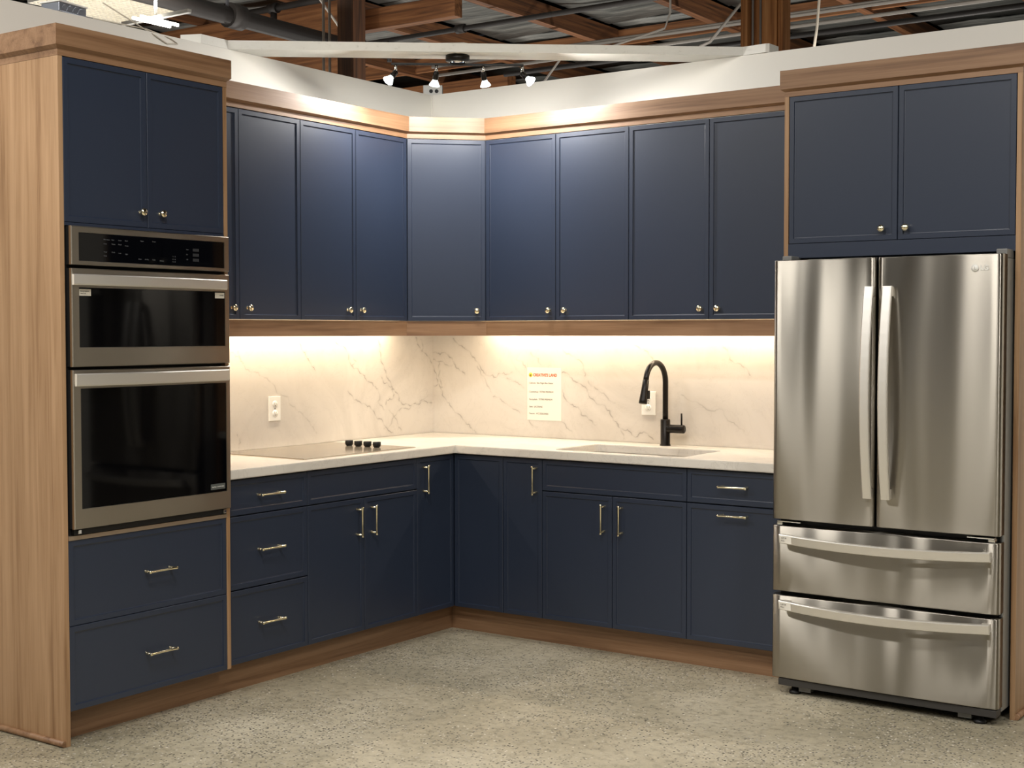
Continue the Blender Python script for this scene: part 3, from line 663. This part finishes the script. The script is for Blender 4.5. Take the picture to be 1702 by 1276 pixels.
link('ledge', box(NB(), LX(-2.9015), LX(-2.155), -DT - .004, -.10, .7295, .7445), mat('brushed beige metal strip', (168, 150, 130), .4, .6), p)

# ---- wall oven combination
OX0, OX1 = -2.893, -2.152; oc = (OX0 + OX1) / 2; OD = .69
ov = thing('wall_oven', 'stainless double wall oven with black glass doors built into the oak tower', 'oven', (0, oc, .745), RL)
OZ = .745
def OB(bm, y0, y1, d0, d1, z0, z1, bev=0): return box(bm, y0 - oc, y1 - oc, -d1, -d0, z0 - OZ, z1 - OZ, bev)
link('oven_body', OB(NB(), -2.89, -2.166, .07, .655, .7465, 1.836), DARK, ov)
def framed(name, z0, z1, gy0, gy1, gz0, gz1, d0=.676, d1=OD, slope=.0):
    """steel frame with a sunk opening and a glass plate in it"""
    w0, w1 = OX0 - oc, OX1 - oc; a, b, g0, g1 = gy0 - oc, gy1 - oc, gz0 - OZ, gz1 - OZ; Z0, Z1 = z0 - OZ, z1 - OZ
    bm = NB()
    def q(x0, x1, y, zz0, zz1): return [bm.verts.new(v) for v in ((x0, y, zz0), (x1, y, zz0), (x1, y, zz1), (x0, y, zz1))]
    bv = .003
    rs = [q(w0, w1, -d0, Z0, Z1), q(w0, w1, -d1 + bv, Z0, Z1), q(w0 + bv, w1 - bv, -d1, Z0 + bv, Z1 - bv), q(a, b, -d1, g0, g1), q(a + .001, b - .001, -d1 + .003, g0 + .001, g1 - .001), q(a + .001, b - .001, -d1 + .012, g0 + .001, g1 - .001)]
    bm.faces.new(rs[0])
    for A, B in zip(rs, rs[1:]):
        for i in range(4): bm.faces.new((A[i], A[(i + 1) % 4], B[(i + 1) % 4], B[i]))
    bm.faces.new(rs[-1])
    f = link(name, bm, STEELO, ov)
    link('glass', box(NB(), a + .0015, b - .0015, -d1 + .002, -d1 + .010, g0 + .0015, g1 - .0015), GLASSB, f)
    link('door_slab', box(NB(), w0 + .001, w1 - .001, -.6755, -.6562, Z0 + .001, Z1 - .001), DARK, f)
    return f
cp = framed('control_panel', 1.700, 1.836, -2.862, -2.1775, 1.713, 1.814)
mo = framed('microwave_door', 1.342, 1.688, -2.863, -2.176, 1.409, 1.6215)
lo_ = framed('oven_door', .770, 1.331, -2.861, -2.1735, .839, 1.266)
def bow_handle(z, h, y0, y1, parent, d0=OD, out=.034, bow=.022):
    bm = NB(); n = 14; rows = []
    for i in range(n + 1):
        t_ = i / n; y = y0 + (y1 - y0) * t_ - oc; o = out + bow * (1 - (2 * t_ - 1) ** 2)
        rows.append([bm.verts.new((y, -d0 - o + dd, z - OZ + zz)) for dd, zz in ((.003, -h / 2), (0, -h / 2 + .004), (0, h / 2 - .004), (.003, h / 2), (.012, h / 2), (.012, -h / 2))])
    for A, B in zip(rows, rows[1:]):
        for i in range(6):
            f = bm.faces.new((A[i], A[(i + 1) % 6], B[(i + 1) % 6], B[i]))
    bm.faces.new(rows[0]); bm.faces.new(list(reversed(rows[-1])))
    for y in (y0 + .028, y1 - .012): box(bm, y - oc - .008, y - oc + .008, -d0 - out, -d0 + .001, z - OZ - h / 2 + .006, z - OZ + h / 2 - .006)
    return link('handle', bm, STEELH, parent)
bow_handle(1.647, .038, -2.909, -2.194, mo)
bow_handle(1.297, .044, -2.902, -2.187, lo_)
# stickers and panel legends
st = link('sticker', OB(NB(), -2.862, -2.812, OD - .001, OD - .0004, 1.592, 1.615), PAPER, mo, label='white label at the left of the door glass')
st2 = link('sticker', OB(NB(), -2.228, -2.180, OD - .001, OD - .0004, 1.595, 1.617), PAPER, mo, label='white label at the right of the door glass')
st3 = link('sticker', OB(NB(), -2.258, -2.184, OD - .001, OD - .0004, .850, .872), mat('silver label', (88, 92, 90), .5), lo_, label='silver label at the lower right of the door glass')
def OT(s, sz, m, par, y, z): return text(s, sz, m, par, (y - oc, -OD + .0001, z - OZ), name='print')
OT('MICROWAVE', .0065, INKD, st, -2.859, 1.6055); OT('SmartCook', .005, INKG, st, -2.857, 1.5985)
OT('LOWER', .006, INKD, st2, -2.205, 1.604)
OT('EasyClean  CONVECTION', .0055, WHITEP, lo_, -2.252, .8585)
rr_ = random.Random(3)
L1 = [('Microwave', -2.755, 1.792), ('Bake', -2.72, 1.792), ('Roast', -2.69, 1.792), ('Broil', -2.66, 1.792), ('Upper', -2.59, 1.795), ('Lower', -2.535, 1.796), ('Oven', -2.755, 1.777), ('Warm', -2.72, 1.777), ('Proof', -2.69, 1.777), ('Probe', -2.66, 1.774),
      ('Timer', -2.755, 1.748), ('Clock', -2.72, 1.748), ('Lock', -2.69, 1.746), ('Light', -2.66, 1.744), ('Oven', -2.755, 1.734), ('Clean', -2.60, 1.729), ('Air Fry', -2.57, 1.729), ('Conv.', -2.535, 1.729), ('Settings', -2.50, 1.727),
      ('1  2  3', -2.44, 1.745), ('4  5  6', -2.44, 1.735), ('7  8  9', -2.44, 1.725), ('Start', -2.372, 1.775), ('Set', -2.372, 1.756), ('Off', -2.372, 1.737)]
for s, y, z in L1: OT(s, .0062, INKP, cp, y, z)
for z in (1.775, 1.756, 1.737): link('key', OB(NB(), -2.338, -2.308, OD - .002, OD - .0003, z - .004, z + .007), mat('touch key', (44, 46, 50), .5), cp)
link('vent', OB(NB(), OX0 + .01, OX1 - .01, .655, .672, .7475, .766), BLACKP, ov)
for s in (OX0 + .02, OX1 - .035): link('hinge', OB(NB(), s, s + .014, .672, .684, .752, .766, .002), CHROME, ov)

# ---- cooktop
ck = thing('cooktop', 'flat glass cooktop let into the left countertop', 'cooktop', (.325, -1.255, .914), RL)
link('glass_plate', box(NB(), -.378, .378, -.262, .262, .0003, .0045, .0018), mat('glass with painted reflection', (128, 118, 104), .14, .0, Specular_IOR_Level=.5), ck)  # black glass; the marble it mirrors is put into the base colour
link('rim', box(NB(), -.381, .381, -.265, .265, .0001, .0024), mat('pale metal rim', (200, 188, 170), .3, .6), ck)
for i, x in enumerate((.285, .343, .401, .459)):
    k = lathe(NB(), (x, -1.005 - .0 * i, .9186), (0, 0, 1), [(0, .0135), (.003, .0135), (.004, .0175), (.009, .0185), (.010, .0195), (.024, .0195), (.026, .018), (.026, 0)], 24, False)
    for v in k.verts: v.co = Matrix.Rotation(-RL, 3, 'Z') @ (v.co - Vector((.325, -1.255, .914)))
    link('knob', k, BLACKP, ck)

# ---- sink
sk = thing('sink', 'undermounted stainless steel sink bowl in the right countertop', 'sink', ((SX0 + SX1) / 2, (SY0 + SY1) / 2, .70))
bm = NB(); hw, hd = (SX1 - SX0) / 2, (SY1 - SY0) / 2
loops = [(hw + .014, hd + .014, .1755, .035), (hw - .003, hd - .003, .1755, .03), (hw - .004, hd - .004, .172, .03), (hw - .008, hd - .008, .02, .03), (hw - .03, hd - .03, .004, .03)]
prev = None
for a, b, z, r in loops:
    cur = [bm.verts.new((x, y, z)) for x, y in rr(-a, a, -b, b, r)]
    if prev:
        for i in range(len(cur)): f = bm.faces.new((prev[i], prev[(i + 1) % len(cur)], cur[(i + 1) % len(cur)], cur[i])); f.smooth = True
    prev = cur
bm.faces.new(prev)
link('bowl', bm, mat('satin sink steel', (190, 182, 170), .28, 1.0), sk)
link('drain', lathe(NB(), (0, 0.02, .0042), (0, 0, 1), [(0, .045), (.003, .045), (.003, .035), (.001, .03), (.001, 0)], 24, False), CHROME, sk)

# ---- tap
fa = thing('faucet', 'tall matt black pull-down faucet arching over the sink', 'faucet', (1.505, -.092, .9142))
link('base', lathe(NB(), (0, 0, 0), (0, 0, 1), [(0, .027), (.004, .027), (.006, .0235), (.124, .0235), (.127, .022), (.127, .0)], 28, False), BLACKM, fa)
pts = [(0, 0, .12), (0, 0, .2), (0, 0, .306)]; rad = .096
for k in range(1, 19): a = R(180 * k / 18 * .96); pts.append((0, -rad + rad * math.cos(a), .306 + rad * math.sin(a)))
link('neck', tube(NB(), pts, .0135, 16), BLACKM, fa)
e_ = Vector(pts[-1]); d_ = (e_ - Vector(pts[-2])).normalized()
link('spray_head', lathe(NB(), e_ - d_ * .004, d_ + Vector((0, -.05, 0)), [(0, .0138), (.002, .0155), (.05, .0165), (.10, .0195), (.112, .0198), (.114, .018), (.114, 0)], 20, False), BLACKM, fa)
link('spray_button', box(NB(), .013, .020, -.008, .008, -.02, .02, .002), BLACKM, fa, (0, e_.y - .002, e_.z - .065))
vb = link('valve_body', lathe(NB(), (.0, 0, .082), (1, 0, 0), [(.015, .0205), (.098, .0205), (.102, .019), (.103, .0)], 24, False), BLACKM, fa)
link('lever', tube(NB(), [(.088, 0, .10), (.088, 0, .158)], .0045, 10), BLACKM, vb)

# ---- sockets
def outlet(label, loc, rz):
    o = thing('wall_outlet', label, 'outlet', loc, rz)
    link('cover_plate', box(NB(), -.039, .039, -.006, -.0002, -.0585, .0585, .0025), WHITEP, o)
    for z in (.022, -.022):
        s = link('socket', lathe(NB(), (0, -.006, z), (0, -1, 0), [(-.001, .0165), (.0015, .0162), (.0018, 0)], 24, False), WHITEP, o)
        for x, h in ((-.006, .010), (.006, .008)): link('slot', box(NB(), x - .0011, x + .0011, -.0080, -.0074, z + .003 - h / 2 + .002, z + .003 + h / 2 + .002), INKD, s)
        link('slot', lathe(NB(), (0, -.0074, z - .008), (0, -1, 0), [(0, .0022), (.0006, .0022)], 10), INKD, s)
    link('screw', lathe(NB(), (0, -.006, 0), (0, -1, 0), [(0, .003), (.001, .003)], 10), GREYPL, o)
outlet('white double outlet on the left marble slab above the cooktop', (.0202, -1.241, 1.099), RL)
outlet('white double outlet behind the black faucet', (1.374, -.0202, 1.112), 0)

# ---- paper notice
nt = thing('notice', 'white paper notice with an orange heading taped to the right marble slab', 'paper', (.753, -.0205, 1.142))
link('sheet', box(NB(), -.105, .108, -.0012, -.0002, -.137, .137), PAPER, nt)
def NT(s, sz, m, x, z, **k): return text(s, sz, m, nt, (x, -.0014, z), **k)
link('emblem', lathe(NB(), (-.083, -.0013, .098), (0, -1, 0), [(0, .0115), (.0004, .0115), (.0004, 0)], 24, False), INKY, nt)
link('emblem_mark', lathe(NB(), (-.083, -.0018, .097), (0, -1, 0), [(0, .004), (.0003, .004), (.0003, 0)], 12, False), INKD, nt)
NT("CREATIVE'S LAND", .0215, INKR, -.068, .0905, name='heading', bold=.0006, sx=.86)
for s, z, sx in [('Cabinets:  Slim Night Blue Shaker', .052, .88), ('Countertop:  TETRIS PREMIUM', .006, .92), ('Backsplash:  TETRIS PREMIUM', -.033, .92), ('Sink:  JACERINE', -.072, 1), ('Faucet:  ACCESSORIES', -.107, 1)]:
    NT(s, .0125, INKG, -.092, z, name='print', sx=sx)

# ---- refrigerator surround
p = cab('R', 2.3665, 3.3115, 0, 'refrigerator_surround', 'oak laminate surround with two navy doors above the refrigerator'); c = (2.3665 + 3.3115) / 2
link('side_panel', box(NB(), 2.3665 - c, 2.3855 - c, -DT, -.003, 0, 2.4225, .001), WV, p)
link('side_panel', box(NB(), 3.2925 - c, 3.3115 - c, -DT, -.003, 0, 2.4225, .001), WV, p)
link('shoe_moulding', tube(NB(), [(3.3175 - c, -DT + .002, .012), (3.3175 - c, -.01, .012)], .0115, 10), WH, p)
link('carcass', box(NB(), 2.386 - c, 3.292 - c, -DT + .022, -.003, 1.764, 2.42), NAVY, p)
link('rail', box(NB(), 2.386 - c, 3.292 - c, -DT + .001, -DT + .0215, 1.764, 1.8215), NAVY, p)
for a, b, k in [(2.3865, 2.842, 2.781), (2.842, 3.2915, 2.877)]:
    door(p, b - a - 2 * G, 2.4205 - 1.823, (a + b) / 2 - c, -DT, 1.823, (k - (a + b) / 2, .045))
link('frieze', box(NB(), 2.3663 - c, 3.3117 - c, -DT - .0006, -.003, 2.4215, 2.4415), WH, p)
link('crown', crownbm(2.3665 - c, 3.3115 - c, .014, .014, DT, 2.442, 2.4515, 2.527), WH, p)

# ---- refrigerator
FX0, FX1, FD = 2.3885, 3.2875, .822; fc = (FX0 + FX1) / 2; hwF = (FX1 - FX0) / 2
fr = thing('refrigerator', 'stainless steel french door refrigerator with two bottom drawers', 'refrigerator', (fc, 0, 0))
link('body', box(NB(), -hwF + .004, hwF - .004, -.738, -.05, .045, 1.735, .003), STEELS, fr)
def fdoor(name, x0, x1, z0, z1, lft, rgt):
    """slightly crowned steel front with rounded outer edges; depth .742-.822"""
    bm = NB(); n = 22; rows = []; r = .014
    for i in range(n + 1):
        t_ = i / n; x = x0 + (x1 - x0) * t_
        y = -FD + .010 * (x / hwF) ** 2
        dl = x - x0; dr = x1 - x
        rows.append((x, y))
    prof = [(x0, -.748), (x0, rows[0][1] + .020), (x0 + .002, rows[0][1] + .008), (x0 + .008, rows[0][1] + .001)] + rows[1:-1] + [(x1 - .008, rows[-1][1] + .001), (x1 - .002, rows[-1][1] + .008), (x1, rows[-1][1] + .020), (x1, -.748)]
    e = .003; A = [[bm.verts.new((x, min(-.748, y + (ins * .6)), z)) for x, y in prof] for z, ins in ((z0, e), (z0 + e, 0), (z1 - e, 0), (z1, e))]
    for P_, Q_ in zip(A, A[1:]):
        for i in range(len(prof) - 1):
            f = bm.faces.new((P_[i], P_[i + 1], Q_[i + 1], Q_[i])); f.smooth = True
    bm.faces.new(list(reversed(A[0]))); bm.faces.new(A[-1])
    bm.faces.new([a[0] for a in A] + [a[-1] for a in reversed(A)])
    return link(name, bm, STEEL, fr)
sx = 2.818 - fc
dl = fdoor('door', -hwF, sx - .0035, .710, 1.748, 1, 0)
dr = fdoor('door', sx + .0035, hwF, .710, 1.748, 0, 1)
u = fdoor('drawer', -hwF, hwF, .420, .684, 1, 1)
l_ = fdoor('drawer', -hwF, hwF, .068, .403, 1, 1)
link('gasket', box(NB(), -hwF + .012, hwF - .012, -.752, -.739, .08, 1.73), BLACKP, fr)
def vhandle(x, par):
    bm = NB(); n = 18; rows = []; z0, z1 = .822, 1.636; w2 = .018
    for i in range(n + 1):
        t_ = i / n; z = z0 + (z1 - z0) * t_; o = .034 + .042 * (1 - (2 * t_ - 1) ** 2)
        rows.append([bm.verts.new((x + xx, -FD - o + yy, z)) for xx, yy in ((-w2, .003), (-w2 + .004, 0), (w2 - .004, 0), (w2, .003), (w2, .016), (-w2, .016))])
    for A, B in zip(rows, rows[1:]):
        for i in range(6): bm.faces.new((A[i], A[(i + 1) % 6], B[(i + 1) % 6], B[i]))
    bm.faces.new(rows[0]); bm.faces.new(list(reversed(rows[-1])))
    for z in (z0 + .02, z1 - .02): box(bm, x - w2 + .004, x + w2 - .004, -FD - .034, -FD + .004, z - .018, z + .018)
    return link('handle', bm, STEELH, par)
vhandle(2.7985 - fc, dl); vhandle(2.8705 - fc, dr)
def hhandle(z, par):
    bm = NB(); n = 22; rows = []; h = .0185; x0, x1 = 2.440 - fc, 3.266 - fc
    for i in range(n + 1):
        t_ = i / n; x = x0 + (x1 - x0) * t_; o = .036 + .045 * (1 - (2 * t_ - 1) ** 2)
        rows.append([bm.verts.new((x, -FD - o + yy, z + zz - .009 * (1 - (2 * t_ - 1) ** 2))) for yy, zz in ((.006, -h), (0, -h + .003), (-.004, h - .003), (.0, h), (.022, h), (.018, -h))])
    for A, B in zip(rows, rows[1:]):
        for i in range(6): bm.faces.new((A[i], A[(i + 1) % 6], B[(i + 1) % 6], B[i]))
    bm.faces.new(rows[0]); bm.faces.new(list(reversed(rows[-1])))
    for x in (x0 + .02, x1 - .02): box(bm, x - .016, x + .016, -FD - .036, -FD + .012, z - h + .004, z + h - .004)
    o = link('handle', bm, STEELH, par)
    s = NB()
    P0 = [(x0 + .002, 0), (x0 + .058, 1)]
    def yo(x): t_ = (x - x0) / (x1 - x0); return -FD - .036 - .045 * (1 - (2 * t_ - 1) ** 2)
    xa, xb = x0 + .003, x0 + .060
    vs = [s.verts.new(v) for v in ((xa + .006, yo(xa) - .0030, z - h + .003), (xb, yo(xb) - .0030, z - h + .003), (xb, yo(xb) - .0062, z + h - .003), (xa, yo(xa) - .0062, z + h - .003))]
    f = s.faces.new(vs); r_ = bmesh.ops.extrude_face_region(s, geom=[f]); bmesh.ops.translate(s, verts=[v for v in r_['geom'] if isinstance(v, bmesh.types.BMVert)], vec=(0, -.0006, 0))
    k = link('sticker', s, PAPER, o, label='white label on the left end of the drawer handle')
    ra = math.atan2(yo(xb) - yo(xa), xb - xa)
    for s_, zz in (('LOT 24', .004), ('PULL', -.007)): text(s_, .008, INKG, k, (xa + .010, yo(xa + .010) - .0080, z + zz), (R(90), 0, ra), name='print')
    return o
hhandle(.637, u); hhandle(.371, l_)
link('kick_plate', box(NB(), -hwF + .03, hwF - .004, -FD + .014, -.75, .036, .064, .002), mat('dark grey plastic', (52, 50, 48), .5), fr)
link('plinth', box(NB(), -hwF + .03, hwF - .03, -.72, -.08, .012, .044), DARK, fr)
for x in (-hwF + .085, hwF - .075): link('foot', lathe(NB(), (x, -.765, 0), (0, 0, 1), [(0, .024), (.012, .024), (.014, .014), (.037, .014)], 18), BLACKP, fr)
for x in (-hwF + .105, hwF - .155): link('bracket', box(NB(), x, x + .05, -.775, -.74, .012, .036), GREYPL, fr)
for s in (-1, 1):
    hc = link('hinge_cover', box(NB(), -.02, .02, -.05, .05, 0, .034, .004), GREYPL, fr, (s * (hwF - .0245), -.688, 1.7352))
    link('hinge_pin', box(NB(), -.012, .012, -.015, .015, 0, .012, .002), CHROME, fr, (s * (hwF - .03), -.79, .686))
    link('hinge_plate', box(NB(), -.05, .05, -.02, .02, 0, .005, .001), CHROME, fr, (s * (hwF - .07), -.785, .6975))
lg = link('logo_disc', lathe(NB(), (0, 0, 0), (0, -1, 0), [(0, .0135), (.0007, .0135), (.0007, 0)], 32, False), WHITEP, dr, (3.189 - fc, -FD + .0042, 1.697))
link('logo_line', box(NB(), -.0015, .0, -.0011, -.0007, -.006, .005), GREYPL, lg)
link('logo_line', box(NB(), -.0015, .006, -.0011, -.0007, -.006, -.005), GREYPL, lg)
text('LG', .025, WHITEP, dr, (3.208 - fc, -FD + .0054, 1.6885), name='lettering', bold=.0008)
